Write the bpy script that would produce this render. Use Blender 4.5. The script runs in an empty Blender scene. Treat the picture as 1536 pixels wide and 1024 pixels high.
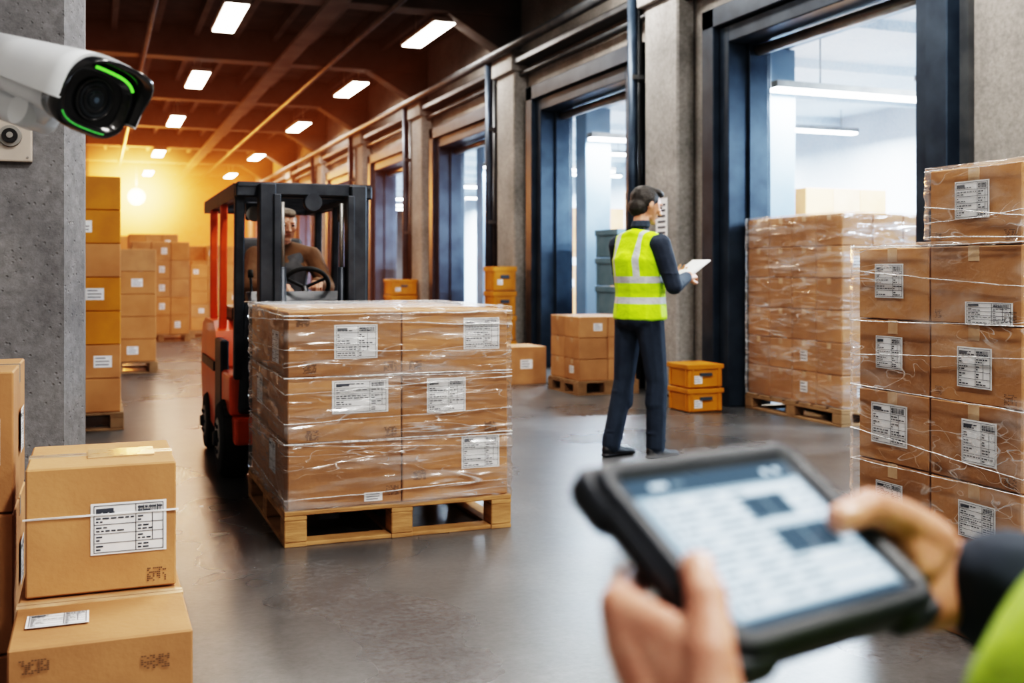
import bpy, bmesh, math, random
from mathutils import Vector, Matrix, Euler, noise
random.seed(7)
sc=bpy.context.scene
COL=sc.collection
def rad(a): return math.radians(a)
# ------------------------------------------------------------------ materials
def new_mat(name):
    m=bpy.data.materials.new(name); m.use_nodes=True
    nt=m.node_tree; b=nt.nodes['Principled BSDF']
    return m,nt,b
def c4(c): return (c[0],c[1],c[2],1.0)
def mat(name,col,rough=.5,metal=0,col2=None,scale=8,detail=4,bump=0,bscale=None,stretch=None,emis=None,estr=0,sss=0,coat=0,lo=.35,hi=.65):
    m,nt,b=new_mat(name)
    N=nt.nodes; L=nt.links
    b.inputs['Base Color'].default_value=c4(col)
    b.inputs['Roughness'].default_value=rough
    b.inputs['Metallic'].default_value=metal
    if coat: b.inputs['Coat Weight'].default_value=coat
    tc=N.new('ShaderNodeTexCoord')
    mp=N.new('ShaderNodeMapping'); L.new(tc.outputs['Object'],mp.inputs[0])
    if stretch: mp.inputs['Scale'].default_value=stretch
    if col2 is not None:
        n=N.new('ShaderNodeTexNoise'); n.inputs['Scale'].default_value=scale; n.inputs['Detail'].default_value=detail
        L.new(mp.outputs[0],n.inputs['Vector'])
        r=N.new('ShaderNodeValToRGB'); r.color_ramp.elements[0].position=lo; r.color_ramp.elements[1].position=hi
        r.color_ramp.elements[0].color=c4(col); r.color_ramp.elements[1].color=c4(col2)
        L.new(n.outputs['Fac'],r.inputs[0]); L.new(r.outputs[0],b.inputs['Base Color'])
    if bump:
        n2=N.new('ShaderNodeTexNoise'); n2.inputs['Scale'].default_value=bscale or scale*4; n2.inputs['Detail'].default_value=6
        L.new(mp.outputs[0],n2.inputs['Vector'])
        bp=N.new('ShaderNodeBump'); bp.inputs['Strength'].default_value=bump; bp.inputs['Distance'].default_value=.01
        L.new(n2.outputs['Fac'],bp.inputs['Height']); L.new(bp.outputs[0],b.inputs['Normal'])
    if emis is not None:
        b.inputs['Emission Color'].default_value=c4(emis); b.inputs['Emission Strength'].default_value=estr
    if sss:
        b.inputs['Subsurface Weight'].default_value=sss; b.inputs['Subsurface Radius'].default_value=(1,.35,.2); b.inputs['Subsurface Scale'].default_value=.006
    return m
def mat_concrete(name,c1,c2,c3,rough=.8,pits=True,bump=.5,sc1=1.2):
    m,nt,b=new_mat(name); N=nt.nodes; L=nt.links
    tc=N.new('ShaderNodeTexCoord')
    a=N.new('ShaderNodeTexNoise'); a.inputs['Scale'].default_value=sc1; a.inputs['Detail'].default_value=8; a.inputs['Roughness'].default_value=.65
    f=N.new('ShaderNodeTexNoise'); f.inputs['Scale'].default_value=28; f.inputs['Detail'].default_value=8; f.inputs['Roughness'].default_value=.7
    L.new(tc.outputs['Object'],a.inputs['Vector']); L.new(tc.outputs['Object'],f.inputs['Vector'])
    r=N.new('ShaderNodeValToRGB'); e=r.color_ramp.elements
    e[0].position=.3; e[0].color=c4(c1); e[1].position=.7; e[1].color=c4(c3)
    k=e.new(.5); k.color=c4(c2)
    L.new(a.outputs['Fac'],r.inputs[0])
    mx=N.new('ShaderNodeMix'); mx.data_type='RGBA'; mx.blend_type='OVERLAY'; mx.inputs[0].default_value=.7
    L.new(r.outputs[0],mx.inputs[6]); L.new(f.outputs['Fac'],mx.inputs[7])
    v=N.new('ShaderNodeTexVoronoi'); v.inputs['Scale'].default_value=38
    L.new(tc.outputs['Object'],v.inputs['Vector'])
    mr=N.new('ShaderNodeMapRange'); mr.inputs[1].default_value=.05; mr.inputs[2].default_value=.22; L.new(v.outputs['Distance'],mr.inputs[0])
    bp=N.new('ShaderNodeBump'); bp.inputs['Strength'].default_value=bump; bp.inputs['Distance'].default_value=.01
    if pits:
        ad=N.new('ShaderNodeMath'); ad.operation='ADD'; L.new(f.outputs['Fac'],ad.inputs[0]); L.new(mr.outputs[0],ad.inputs[1])
        L.new(ad.outputs[0],bp.inputs['Height'])
    else: L.new(f.outputs['Fac'],bp.inputs['Height'])
    L.new(bp.outputs[0],b.inputs['Normal']); L.new(mx.outputs[2],b.inputs['Base Color'])
    b.inputs['Roughness'].default_value=rough
    return m
M={}
M['colconc']=mat_concrete('column_concrete',(.11,.11,.118),(.18,.18,.188),(.25,.248,.25))
M['wall']=mat_concrete('wall_concrete',(.15,.142,.135),(.23,.215,.20),(.31,.29,.265),pits=False,bump=.3)
M['pil']=mat_concrete('pilaster_concrete',(.17,.165,.16),(.26,.25,.24),(.34,.325,.31),pits=False,bump=.35)
M['annex']=mat_concrete('annex_wall_paint',(.46,.52,.59),(.54,.60,.67),(.62,.68,.74),pits=False,bump=.15,sc1=.5)
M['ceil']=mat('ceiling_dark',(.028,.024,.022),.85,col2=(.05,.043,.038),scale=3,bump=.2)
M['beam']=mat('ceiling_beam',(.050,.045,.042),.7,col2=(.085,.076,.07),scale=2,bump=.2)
def floor_mat():
    m,nt,b=new_mat('polished_concrete_floor'); N=nt.nodes; L=nt.links
    tc=N.new('ShaderNodeTexCoord')
    def noi(s,d,r): 
        n=N.new('ShaderNodeTexNoise'); n.inputs['Scale'].default_value=s; n.inputs['Detail'].default_value=d; n.inputs['Roughness'].default_value=r; L.new(tc.outputs['Object'],n.inputs['Vector']); return n.outputs['Fac']
    a=noi(.8,4,.5); c=noi(5,4,.55); f=noi(34,9,.75)
    r=N.new('ShaderNodeValToRGB'); e=r.color_ramp.elements
    e[0].position=.2; e[0].color=(.050,.051,.054,1); e[1].position=.8; e[1].color=(.120,.118,.116,1)
    L.new(a,r.inputs[0])
    m0=N.new('ShaderNodeMix'); m0.data_type='RGBA'; m0.blend_type='OVERLAY'; m0.inputs[0].default_value=.35
    L.new(r.outputs[0],m0.inputs[6]); L.new(c,m0.inputs[7])
    mx=N.new('ShaderNodeMix'); mx.data_type='RGBA'; mx.blend_type='OVERLAY'; mx.inputs[0].default_value=.75
    L.new(m0.outputs[2],mx.inputs[6]); L.new(f,mx.inputs[7]); L.new(mx.outputs[2],b.inputs['Base Color'])
    mr=N.new('ShaderNodeMapRange'); mr.inputs[1].default_value=.2; mr.inputs[2].default_value=.8; mr.inputs[3].default_value=.22; mr.inputs[4].default_value=.34
    L.new(a,mr.inputs[0]); L.new(mr.outputs[0],b.inputs['Roughness'])
    b.inputs['Specular IOR Level'].default_value=.7
    bp=N.new('ShaderNodeBump'); bp.inputs['Strength'].default_value=.2; bp.inputs['Distance'].default_value=.004
    L.new(f,bp.inputs['Height']); L.new(bp.outputs[0],b.inputs['Normal'])
    return m
M['floor']=floor_mat()
M['card']=mat('cardboard',(.38,.19,.085),.7,col2=(.47,.25,.115),scale=5,bump=.12,bscale=60)
M['card2']=mat('cardboard_dark',(.32,.158,.070),.7,col2=(.40,.205,.093),scale=5,bump=.12,bscale=60)
M['cardo']=mat('cardboard_warm',(.40,.18,.065),.7,col2=(.48,.23,.09),scale=4)
M['label']=mat('label_paper',(.74,.76,.78),.55,col2=(.82,.83,.84),scale=20)
M['ink']=mat('label_ink',(.05,.06,.08),.6)
M['inkb']=mat('box_print_ink',(.12,.07,.04),.7)
M['tape']=mat('clear_tape',(.50,.32,.19),.18,col2=(.62,.45,.30),scale=14,coat=.6)
M['wood']=mat('pallet_wood',(.34,.18,.07),.7,col2=(.52,.30,.13),scale=6,stretch=(1,1,6),bump=.3)
M['woodd']=mat('pallet_wood_dark',(.2,.12,.06),.8,col2=(.28,.17,.09),scale=6)
M['steel']=mat('door_frame_steel',(.022,.036,.056),.42,.5,col2=(.04,.06,.085),scale=4,bump=.05)
M['steell']=mat('annex_post_steel',(.11,.16,.22),.5,.2,col2=(.15,.205,.27),scale=2)
M['pipe']=mat('conduit_paint',(.06,.065,.072),.45,.4,col2=(.10,.105,.11),scale=5)
M['fork_o']=mat('forklift_orange',(.85,.12,.014),.35,col2=(.75,.095,.012),scale=5,coat=.3)
M['fork_d']=mat('forklift_dark_steel',(.028,.033,.042),.42,.5,col2=(.048,.055,.066),scale=9)
M['rubber']=mat('tyre_rubber',(.02,.02,.02),.8,col2=(.035,.033,.03),scale=20,bump=.3)
M['rim']=mat('wheel_rim',(.55,.52,.48),.5,.2,col2=(.4,.38,.35),scale=10)
M['seat']=mat('seat_vinyl',(.03,.03,.033),.55,col2=(.045,.045,.05),scale=12)
M['skin']=mat('skin',(.55,.27,.17),.45,col2=(.63,.33,.22),scale=30,bump=.12,bscale=220,sss=.12)
M['skinf']=mat('hand_skin',(.48,.215,.15),.42,col2=(.62,.33,.24),scale=38,detail=6,bump=.25,bscale=260,sss=.15)
M['nail']=mat('fingernail',(.68,.38,.30),.25,col2=(.72,.43,.35),scale=40)
M['navy']=mat('navy_cloth',(.014,.022,.038),.85,col2=(.025,.036,.056),scale=7,bump=.5,bscale=22)
M['navyt']=mat('trouser_cloth',(.014,.024,.042),.85,col2=(.026,.040,.062),scale=6,bump=.6,bscale=14)
M['brown']=mat('brown_jacket_cloth',(.12,.06,.028),.85,col2=(.17,.09,.045),scale=8,bump=.4,bscale=20)
M['grayv']=mat('gray_waistcoat_cloth',(.05,.05,.055),.85,col2=(.08,.08,.085),scale=8,bump=.3)
M['hair']=mat('dark_hair',(.012,.010,.009),.55,col2=(.03,.024,.02),scale=30,stretch=(1,1,4),bump=.6,bscale=60)
M['hairg']=mat('gray_hair',(.13,.10,.075),.6,col2=(.22,.18,.14),scale=30,bump=.5,bscale=60)
M['shoe']=mat('shoe_leather',(.012,.013,.016),.5,col2=(.02,.02,.025),scale=12)
M['eye']=mat('eye_dark',(.02,.015,.012),.2)
M['lip']=mat('lips',(.40,.16,.12),.5)
M['cam_w']=mat('camera_white_shell',(.62,.65,.69),.28,col2=(.68,.71,.74),scale=5,coat=.4)
M['cam_b']=mat('camera_black_plastic',(.010,.011,.013),.22,col2=(.016,.017,.02),scale=9,coat=.5)
M['glass']=mat('lens_glass',(.01,.02,.03),.04,coat=1)
M['led']=mat('green_led',(.05,.6,.05),.4,emis=(.18,.9,.08),estr=.9)
M['led2']=mat('green_led_dim',(.03,.3,.05),.4,emis=(.12,.7,.12),estr=.35)
M['plate']=mat('switch_plate',(.42,.37,.33),.45,.2,col2=(.5,.45,.4),scale=6)
M['case']=mat('tablet_rubber_case',(.012,.016,.023),.45,col2=(.02,.025,.034),scale=14,bump=.1)
M['scr']=mat('tablet_screen',(.12,.16,.2),.12,emis=(.34,.47,.60),estr=.7)
M['scr_w']=mat('screen_rows',(.25,.3,.35),.12,emis=(.52,.67,.82),estr=.95)
M['scr_d']=mat('screen_header',(.02,.03,.045),.12,emis=(.07,.11,.15),estr=.7)
M['scr_g']=mat('screen_text',(.06,.08,.1),.12,emis=(.15,.22,.29),estr=.7)
M['ylw']=mat('yellow_crate',(.52,.21,.008),.55,col2=(.42,.16,.006),scale=5)
M['blu']=mat('blue_gray_crate',(.10,.17,.21),.55,col2=(.15,.22,.26),scale=4)
M['alu']=mat('fixture_metal',(.25,.24,.23),.4,.6,col2=(.34,.33,.31),scale=6)
M['tube']=mat('lamp_tube',(.9,.9,.9),.4,emis=(1,.93,.84),estr=20)
M['tubec']=mat('lamp_tube_cool',(.9,.9,.9),.4,emis=(.82,.92,1),estr=26)
M['flood']=mat('floodlight_face',(1,.8,.5),.4,emis=(1,.62,.25),estr=10)
def vest_mat(name,bands,vert,zmin,col):
    m,nt,b=new_mat(name); N=nt.nodes; L=nt.links
    tc=N.new('ShaderNodeTexCoord'); s=N.new('ShaderNodeSeparateXYZ'); L.new(tc.outputs['Object'],s.inputs[0])
    def cmp(sock,val,eps,absol=False):
        if absol:
            a=N.new('ShaderNodeMath'); a.operation='ABSOLUTE'; L.new(sock,a.inputs[0]); sock=a.outputs[0]
        c=N.new('ShaderNodeMath'); c.operation='COMPARE'; L.new(sock,c.inputs[0]); c.inputs[1].default_value=val; c.inputs[2].default_value=eps
        return c.outputs[0]
    cur=None
    for z in bands:
        o=cmp(s.outputs['Z'],z,.022)
        if cur is None: cur=o
        else:
            a=N.new('ShaderNodeMath'); a.operation='MAXIMUM'; L.new(cur,a.inputs[0]); L.new(o,a.inputs[1]); cur=a.outputs[0]
    if vert:
        o=cmp(s.outputs['Y'],vert,.020,True)
        g=N.new('ShaderNodeMath'); g.operation='GREATER_THAN'; L.new(s.outputs['Z'],g.inputs[0]); g.inputs[1].default_value=zmin
        mu=N.new('ShaderNodeMath'); mu.operation='MULTIPLY'; L.new(o,mu.inputs[0]); L.new(g.outputs[0],mu.inputs[1])
        a=N.new('ShaderNodeMath'); a.operation='MAXIMUM'; L.new(cur,a.inputs[0]); L.new(mu.outputs[0],a.inputs[1]); cur=a.outputs[0]
    mx=N.new('ShaderNodeMix'); mx.data_type='RGBA'
    mx.inputs[6].default_value=c4(col); mx.inputs[7].default_value=(.50,.52,.53,1)
    L.new(cur,mx.inputs[0]); L.new(mx.outputs[2],b.inputs['Base Color'])
    b.inputs['Roughness'].default_value=.6
    n=N.new('ShaderNodeTexNoise'); n.inputs['Scale'].default_value=12; n.inputs['Detail'].default_value=3
    L.new(tc.outputs['Object'],n.inputs['Vector'])
    bp=N.new('ShaderNodeBump'); bp.inputs['Strength'].default_value=.6; bp.inputs['Distance'].default_value=.03
    L.new(n.outputs['Fac'],bp.inputs['Height']); L.new(bp.outputs[0],b.inputs['Normal'])
    return m
M['vest']=vest_mat('hi_vis_vest',(1.035,1.17),.105,1.17,(.50,.82,.006))
M['vesto']=vest_mat('hi_vis_vest_operator',(.80,),None,0,(.34,.50,.004))
def film_mat(name,base,patch,line,fres,sc_,bump=.02,lw_=.012):
    m,nt,b=new_mat(name); N=nt.nodes; L=nt.links
    tc=N.new('ShaderNodeTexCoord'); mp=N.new('ShaderNodeMapping'); mp.inputs['Scale'].default_value=sc_
    L.new(tc.outputs['Object'],mp.inputs[0])
    def noi(s,d,dist):
        n=N.new('ShaderNodeTexNoise'); n.inputs['Scale'].default_value=s; n.inputs['Detail'].default_value=d; n.inputs['Roughness'].default_value=.5; n.inputs['Distortion'].default_value=dist
        L.new(mp.outputs[0],n.inputs['Vector']); return n.outputs['Fac']
    def mth(op,a,bv,clamp=False,c=None):
        x=N.new('ShaderNodeMath'); x.operation=op; x.use_clamp=clamp
        for i,v in enumerate((a,bv,c)):
            if v is None: continue
            if isinstance(v,(int,float)): x.inputs[i].default_value=v
            else: L.new(v,x.inputs[i])
        return x.outputs[0]
    def lines(f,w):
        d=mth('ABSOLUTE',mth('SUBTRACT',f,.5),None)
        return mth('SUBTRACT',1.0,mth('DIVIDE',d,w),True)
    n1=noi(1.9,2,.8); n2=noi(4.6,1,.5); n3=noi(1.4,5,.6)
    ln=mth('MAXIMUM',lines(n1,lw_),mth('MULTIPLY',lines(n2,lw_),.7))
    reg=N.new('ShaderNodeMapRange'); reg.inputs[1].default_value=.42; reg.inputs[2].default_value=.56; L.new(n3,reg.inputs[0])
    ln=mth('MULTIPLY',ln,mth('MULTIPLY_ADD',reg.outputs[0],.9,False,.1))
    pt=N.new('ShaderNodeMapRange'); pt.inputs[1].default_value=.48; pt.inputs[2].default_value=.72; pt.inputs[3].default_value=base; pt.inputs[4].default_value=patch
    L.new(noi(2.4,5,.5),pt.inputs[0])
    h=mth('ADD',mth('MULTIPLY',n1,1.0),mth('MULTIPLY',n2,.6))
    bp=N.new('ShaderNodeBump'); bp.inputs['Strength'].default_value=1; bp.inputs['Distance'].default_value=bump; L.new(h,bp.inputs['Height'])
    gl=N.new('ShaderNodeBsdfGlossy'); gl.inputs['Roughness'].default_value=.14; gl.inputs['Color'].default_value=(1,1,1,1); L.new(bp.outputs[0],gl.inputs['Normal'])
    df=N.new('ShaderNodeBsdfDiffuse'); df.inputs['Color'].default_value=(.92,.94,.96,1)
    m1=N.new('ShaderNodeMixShader'); m1.inputs[0].default_value=.55; L.new(gl.outputs[0],m1.inputs[1]); L.new(df.outputs[0],m1.inputs[2])
    tr=N.new('ShaderNodeBsdfTransparent')
    lw=N.new('ShaderNodeLayerWeight'); lw.inputs['Blend'].default_value=.3; L.new(bp.outputs[0],lw.inputs['Normal'])
    fac=mth('MULTIPLY_ADD',lw.outputs['Fresnel'],fres,True,pt.outputs[0])
    fac=mth('MULTIPLY_ADD',ln,line,True,fac)
    m2=N.new('ShaderNodeMixShader'); L.new(fac,m2.inputs[0]); L.new(tr.outputs[0],m2.inputs[1]); L.new(m1.outputs[0],m2.inputs[2])
    L.new(m2.outputs[0],N['Material Output'].inputs['Surface'])
    return m
M['film']=film_mat('shrink_wrap_film',.02,.36,.65,.42,(.8,.8,6))
M['film2']=film_mat('stretch_film',.015,.24,.6,.34,(1.5,1.5,4.0))
def strand_mat():
    m,nt,b=new_mat('twisted_film_strand'); N=nt.nodes; L=nt.links
    b.inputs['Base Color'].default_value=(.95,.97,.99,1); b.inputs['Roughness'].default_value=.15; b.inputs['Coat Weight'].default_value=1
    tc=N.new('ShaderNodeTexCoord'); n=N.new('ShaderNodeTexNoise'); n.inputs['Scale'].default_value=7; L.new(tc.outputs['Object'],n.inputs['Vector'])
    r=N.new('ShaderNodeMapRange'); r.inputs[1].default_value=.4; r.inputs[2].default_value=.6; r.inputs[3].default_value=.2; r.inputs[4].default_value=1; L.new(n.outputs['Fac'],r.inputs[0])
    L.new(r.outputs[0],b.inputs['Alpha']); return m
M['strand']=strand_mat()
# ------------------------------------------------------------------ builders
def empty(name,loc=(0,0,0),rotz=0,matrix=None):
    e=bpy.data.objects.new(name,None); COL.objects.link(e); e.empty_display_size=.1
    if matrix is not None: e.matrix_world=matrix
    else: e.location=loc; e.rotation_euler=(0,0,rotz)
    return e
class B:
    def __init__(s): s.bm=bmesh.new(); s.mats=[]
    def mi(s,k):
        if k not in s.mats: s.mats.append(k)
        return s.mats.index(k)
    def quad(s,p,k):
        f=s.bm.faces.new([s.bm.verts.new(q) for q in p]); f.material_index=s.mi(k)
    def box(s,c,d,k,rz=0,bev=0,rot=None,seg=1,taper=None):
        R=rot if rot is not None else Matrix.Rotation(rz,3,'Z')
        g=bmesh.ops.create_cube(s.bm,size=1)['verts']
        for v in g:
            q=Vector((v.co.x*d[0],v.co.y*d[1],v.co.z*d[2]))
            if taper and v.co.z>0: q.x*=taper[0]; q.y*=taper[1]
            v.co=R@q+Vector(c)
        fs={f for v in g for f in v.link_faces}
        if bev:
            es=list({e for v in g for e in v.link_edges})
            r=bmesh.ops.bevel(s.bm,geom=es,offset=bev,segments=seg,affect='EDGES',profile=.6)
            fs={f for f in fs if f.is_valid}|set(r['faces'])
            vs={v for f in fs for v in f.verts}; fs={f for v in vs for f in v.link_faces}
        i=s.mi(k)
        for f in fs: f.material_index=i
    def mm(s,a,b,k,bev=0,seg=1):
        s.box([(a[i]+b[i])/2 for i in range(3)],[abs(b[i]-a[i]) for i in range(3)],k,bev=bev,seg=seg)
    def cyl(s,p0,p1,r0,r1=None,k='pipe',n=20,smooth=True):
        r1=r0 if r1 is None else r1
        p0=Vector(p0);p1=Vector(p1); ax=(p1-p0).normalized(); t=Vector((0,0,1)) if abs(ax.z)<.9 else Vector((1,0,0))
        a=ax.cross(t).normalized(); b=ax.cross(a)
        A=[];Bv=[]
        for i in range(n):
            o=a*math.cos(2*math.pi*i/n)+b*math.sin(2*math.pi*i/n)
            A.append(s.bm.verts.new(p0+o*r0)); Bv.append(s.bm.verts.new(p1+o*r1))
        m=s.mi(k)
        for i in range(n):
            f=s.bm.faces.new((A[i],A[(i+1)%n],Bv[(i+1)%n],Bv[i])); f.material_index=m; f.smooth=smooth
        for ring in (A[::-1],Bv):
            f=s.bm.faces.new(ring); f.material_index=m
    def tube(s,pts,r,k,n=12):
        for i in range(len(pts)-1): s.cyl(pts[i],pts[i+1],r,r,k,n)
    def prism(s,poly,h0,h1,k,axis='Z'):
        def P(q,h):
            if axis=='Z': return (q[0],q[1],h)
            if axis=='X': return (h,q[0],q[1])
            return (q[0],h,q[1])
        A=[s.bm.verts.new(P(q,h0)) for q in poly]; C=[s.bm.verts.new(P(q,h1)) for q in poly]
        m=s.mi(k); n=len(poly)
        for i in range(n):
            f=s.bm.faces.new((A[i],A[(i+1)%n],C[(i+1)%n],C[i])); f.material_index=m
        for ring in (A[::-1],C): f=s.bm.faces.new(ring); f.material_index=m
    def torus(s,c,R,r,k,rot=None,a0=0,a1=360,n=32,m=10):
        rot=rot or Matrix.Identity(3); c=Vector(c); full=abs(a1-a0)>=360
        rings=[]
        cnt=n if full else n+1
        for i in range(cnt):
            a=rad(a0+(a1-a0)*i/n); d=Vector((math.cos(a),math.sin(a),0))
            rings.append([s.bm.verts.new(c+rot@(d*(R+r*math.cos(2*math.pi*j/m))+Vector((0,0,r*math.sin(2*math.pi*j/m))))) for j in range(m)])
        mi=s.mi(k)
        for i in range(cnt if full else cnt-1):
            P=rings[i];Q=rings[(i+1)%cnt]
            for j in range(m):
                f=s.bm.faces.new((P[j],Q[j],Q[(j+1)%m],P[(j+1)%m])); f.material_index=mi; f.smooth=True
        if not full:
            s.bm.faces.new(rings[0]).material_index=mi; s.bm.faces.new(rings[-1]).material_index=mi
    def build(s,name,parent=None,normals=True):
        if normals: bmesh.ops.recalc_face_normals(s.bm,faces=s.bm.faces[:])
        me=bpy.data.meshes.new(name); s.bm.to_mesh(me); s.bm.free()
        for k in s.mats: me.materials.append(M[k])
        o=bpy.data.objects.new(name,me); COL.objects.link(o)
        if parent: o.parent=parent
        return o
def label(b,o,ux,uy,w,h,seed=0,simple=False):
    rn=random.Random(seed); o=Vector(o);ux=Vector(ux);uy=Vector(uy);n=ux.cross(uy)
    def q(x0,y0,x1,y1,k,off):
        P=o+n*off
        b.quad([P+ux*(x0*w)+uy*(y0*h),P+ux*(x1*w)+uy*(y0*h),P+ux*(x1*w)+uy*(y1*h),P+ux*(x0*w)+uy*(y1*h)],k)
    q(-.5,-.5,.5,.5,'label',.0022)
    if simple:
        for i in range(3):
            y=.3-i*.28; q(-.4,y-.04,.1+.3*rn.random(),y+.04,'ink',.0034)
        return
    t=.0016/w; th=.0016/h
    for (a,c,d,e) in ((-.46,-.46,.46,-.46+th),(-.46,.46-th,.46,.46),(-.46,-.46,-.46+t,.46),(.46-t,-.46,.46,.46)): q(a,c,d,e,'ink',.0034)
    ys=[.26,.08,-.1,-.28]
    for y in ys: q(-.46,y,.46,y+th*.9,'ink',.0034)
    xs=.02+rn.random()*.15
    q(xs,-.46,xs+t,.46,'ink',.0034); q(xs+.22,-.28,xs+.22+t,.26,'ink',.0034)
    ed=[.44]+ys+[-.46]
    for i in range(5):
        top,bot=ed[i],ed[i+1]; hh=(top-bot)
        for j in range(2):
            yy=bot+hh*(.25+.36*j)
            x=-.43
            while x<xs-.06:
                l=.03+rn.random()*.07; q(x,yy,min(x+l,xs-.02),yy+hh*.16,'ink',.0034); x+=l+.02
                if rn.random()<.25: break
            x=xs+.03
            while x<.38:
                l=.03+rn.random()*.06; q(x,yy,x+l,yy+hh*.16,'ink',.0034); x+=l+.02
                if rn.random()<.35: break
    q(-.43,.32,-.2,.40,'ink',.0036)
    x=xs+.04
    while x<.42:
        l=.004+rn.random()*.012; q(x,.29,x+l,.42,'ink',.0036); x+=l+.010
def mark(b,o,ux,uy,w,h,seed=0,k='inkb'):
    rn=random.Random(seed); o=Vector(o);ux=Vector(ux);uy=Vector(uy);n=ux.cross(uy); P=o+n*.0022
    nx,ny=10,7
    for i in range(nx):
        for j in range(ny):
            if rn.random()<.62:
                x0=(i/nx-.5)*w;y0=(j/ny-.5)*h
                b.quad([P+ux*x0+uy*y0,P+ux*(x0+w/nx*.8)+uy*y0,P+ux*(x0+w/nx*.8)+uy*(y0+h/ny*.6),P+ux*x0+uy*(y0+h/ny*.6)],k)
XP=(1,0,0);YN=(0,-1,0);ZP=(0,0,1)
def carton(b,a,c,k='card',seed=0,tape_axis='X',bev=.004):
    rn=random.Random(seed)
    j=[(rn.random()-.5)*.004 for _ in range(6)]
    a=Vector(a)+Vector((.002+abs(j[0]),.002+abs(j[1]),0)); c=Vector(c)-Vector((.002+abs(j[2]),.002+abs(j[3]),.003))
    b.mm(a,c,k,bev=bev)
    w=.024; e=.0012
    if tape_axis=='X':
        y=(a.y+c.y)/2; b.mm((a.x-e,y-w,c.z-.05),(c.x+e,y+w,c.z+e),'tape')
        b.mm((a.x,y-.001,c.z),(c.x,y+.001,c.z+.0016),'inkb')
    else:
        x=(a.x+c.x)/2; b.mm((x-w,a.y-e,c.z-.05),(x+w,c.y+e,c.z+e),'tape')
        b.mm((x-.001,a.y,c.z),(x+.001,c.y,c.z+.0016),'inkb')
def pallet(b,x0,y0,x1,y1,h=.15,k='wood'):
    W=x1-x0;D=y1-y0; t=.02
    n=7
    for i in range(n):
        y=y0+D*i/n+ .01*(i>0); b.mm((x0,y,h-t),(x1,y+D/n-.03,h),k,bev=.003)
    xs=[x0,(x0+x1)/2-.05,x1-.1]; ys=[y0,(y0+y1)/2-.06,y1-.12]
    for x in xs:
        b.mm((x,y0,h-2*t),(x+.1,y1,h-t-.001),k,bev=.002)
        for y in ys: b.mm((x,y+.002,t),(x+.1,y+.118,h-2*t-.001),k,bev=.004)
        b.mm((x,y0+.002,0),(x+.1,y1-.002,t-.001),k,bev=.002)
    for y in ys[::2]: b.mm((x0+.1,y+.01,.0),(x1-.1,y+.11,t-.002),k,bev=.002)
_ico=bmesh.new(); bmesh.ops.create_icosphere(_ico,subdivisions=2,radius=1); ICO=[v.co.copy() for v in _ico.verts]; _ico.free()
def el(c,r,rot=None):
    r=(r,r,r) if isinstance(r,(int,float)) else r
    return (Vector(c),Vector(r),rot)
def cap(p0,r0,p1,r1): return [el(p0,r0),el(p1,r1)]
def chain(pts,rs): return [cap(pts[i],rs[i],pts[i+1],rs[i+1]) for i in range(len(pts)-1)]
def blob(name,parts,mk,parent=None,vox=.008,smooth=5,xf=None):
    bm=bmesh.new()
    for h in parts:
        vs=[]
        for c,r,rot in h:
            for u in ICO:
                p=Vector((u.x*r.x,u.y*r.y,u.z*r.z))
                if rot is not None: p=rot@p
                p=c+p
                if xf is not None: p=xf@p
                vs.append(bm.verts.new(p))
        res=bmesh.ops.convex_hull(bm,input=vs)
        dead=[g for g in set(res['geom_interior'])|set(res['geom_unused']) if isinstance(g,bmesh.types.BMVert) and g.is_valid]
        bmesh.ops.delete(bm,geom=dead,context='VERTS')
    me=bpy.data.meshes.new(name+'_src'); bm.to_mesh(me); bm.free()
    o=bpy.data.objects.new(name,me); COL.objects.link(o)
    md=o.modifiers.new('r','REMESH'); md.mode='VOXEL'; md.voxel_size=vox; md.use_smooth_shade=True
    if smooth:
        s=o.modifiers.new('s','SMOOTH'); s.factor=.6; s.iterations=smooth
    dg=bpy.context.evaluated_depsgraph_get(); dg.update()
    m2=bpy.data.meshes.new_from_object(o.evaluated_get(dg)); o.modifiers.clear(); o.data=m2; m2.name=name
    m2.materials.clear(); m2.materials.append(M[mk])
    for p in m2.polygons: p.use_smooth=True
    if parent: o.parent=parent
    return o
# ------------------------------------------------------------------ building shell
WX=5.43; CZ=5.2
YB,YF=-6.0,46.0
b=B(); b.quad([(-.9,YB,0),(13,YB,0),(13,YF,0),(-.9,YF,0)],'floor'); fl=b.build('floor')
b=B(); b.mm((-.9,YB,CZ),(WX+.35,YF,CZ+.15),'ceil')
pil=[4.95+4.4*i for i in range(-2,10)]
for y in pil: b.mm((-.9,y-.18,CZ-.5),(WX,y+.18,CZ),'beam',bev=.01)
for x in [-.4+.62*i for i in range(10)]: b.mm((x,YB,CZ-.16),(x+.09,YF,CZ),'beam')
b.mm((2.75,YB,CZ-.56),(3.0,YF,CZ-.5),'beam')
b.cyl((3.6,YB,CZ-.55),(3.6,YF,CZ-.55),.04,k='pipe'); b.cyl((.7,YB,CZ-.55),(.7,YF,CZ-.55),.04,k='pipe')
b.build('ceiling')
b=B()
for y in pil: b.prism([(WX,CZ-.51),(WX,CZ-1.0),(WX-.2,CZ-1.0),(WX-1.05,CZ-.51)],y-.16,y+.16,'beam',axis='Y')
b.build('trim_4')
doors=[7.1+4.38*i for i in range(0,8)]
HZ=3.3; HW=1.18
b=B()
prev=YB
for y in doors:
    b.mm((WX,prev,0),(WX+.35,y-HW-.16,CZ),'wall'); b.mm((WX,y-HW-.16,HZ+.16),(WX+.35,y+HW+.16,CZ),'wall'); prev=y+HW+.16
b.mm((WX,prev,0),(WX+.35,YF,CZ),'wall')
b.build('wall_right')
b=B()
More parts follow.
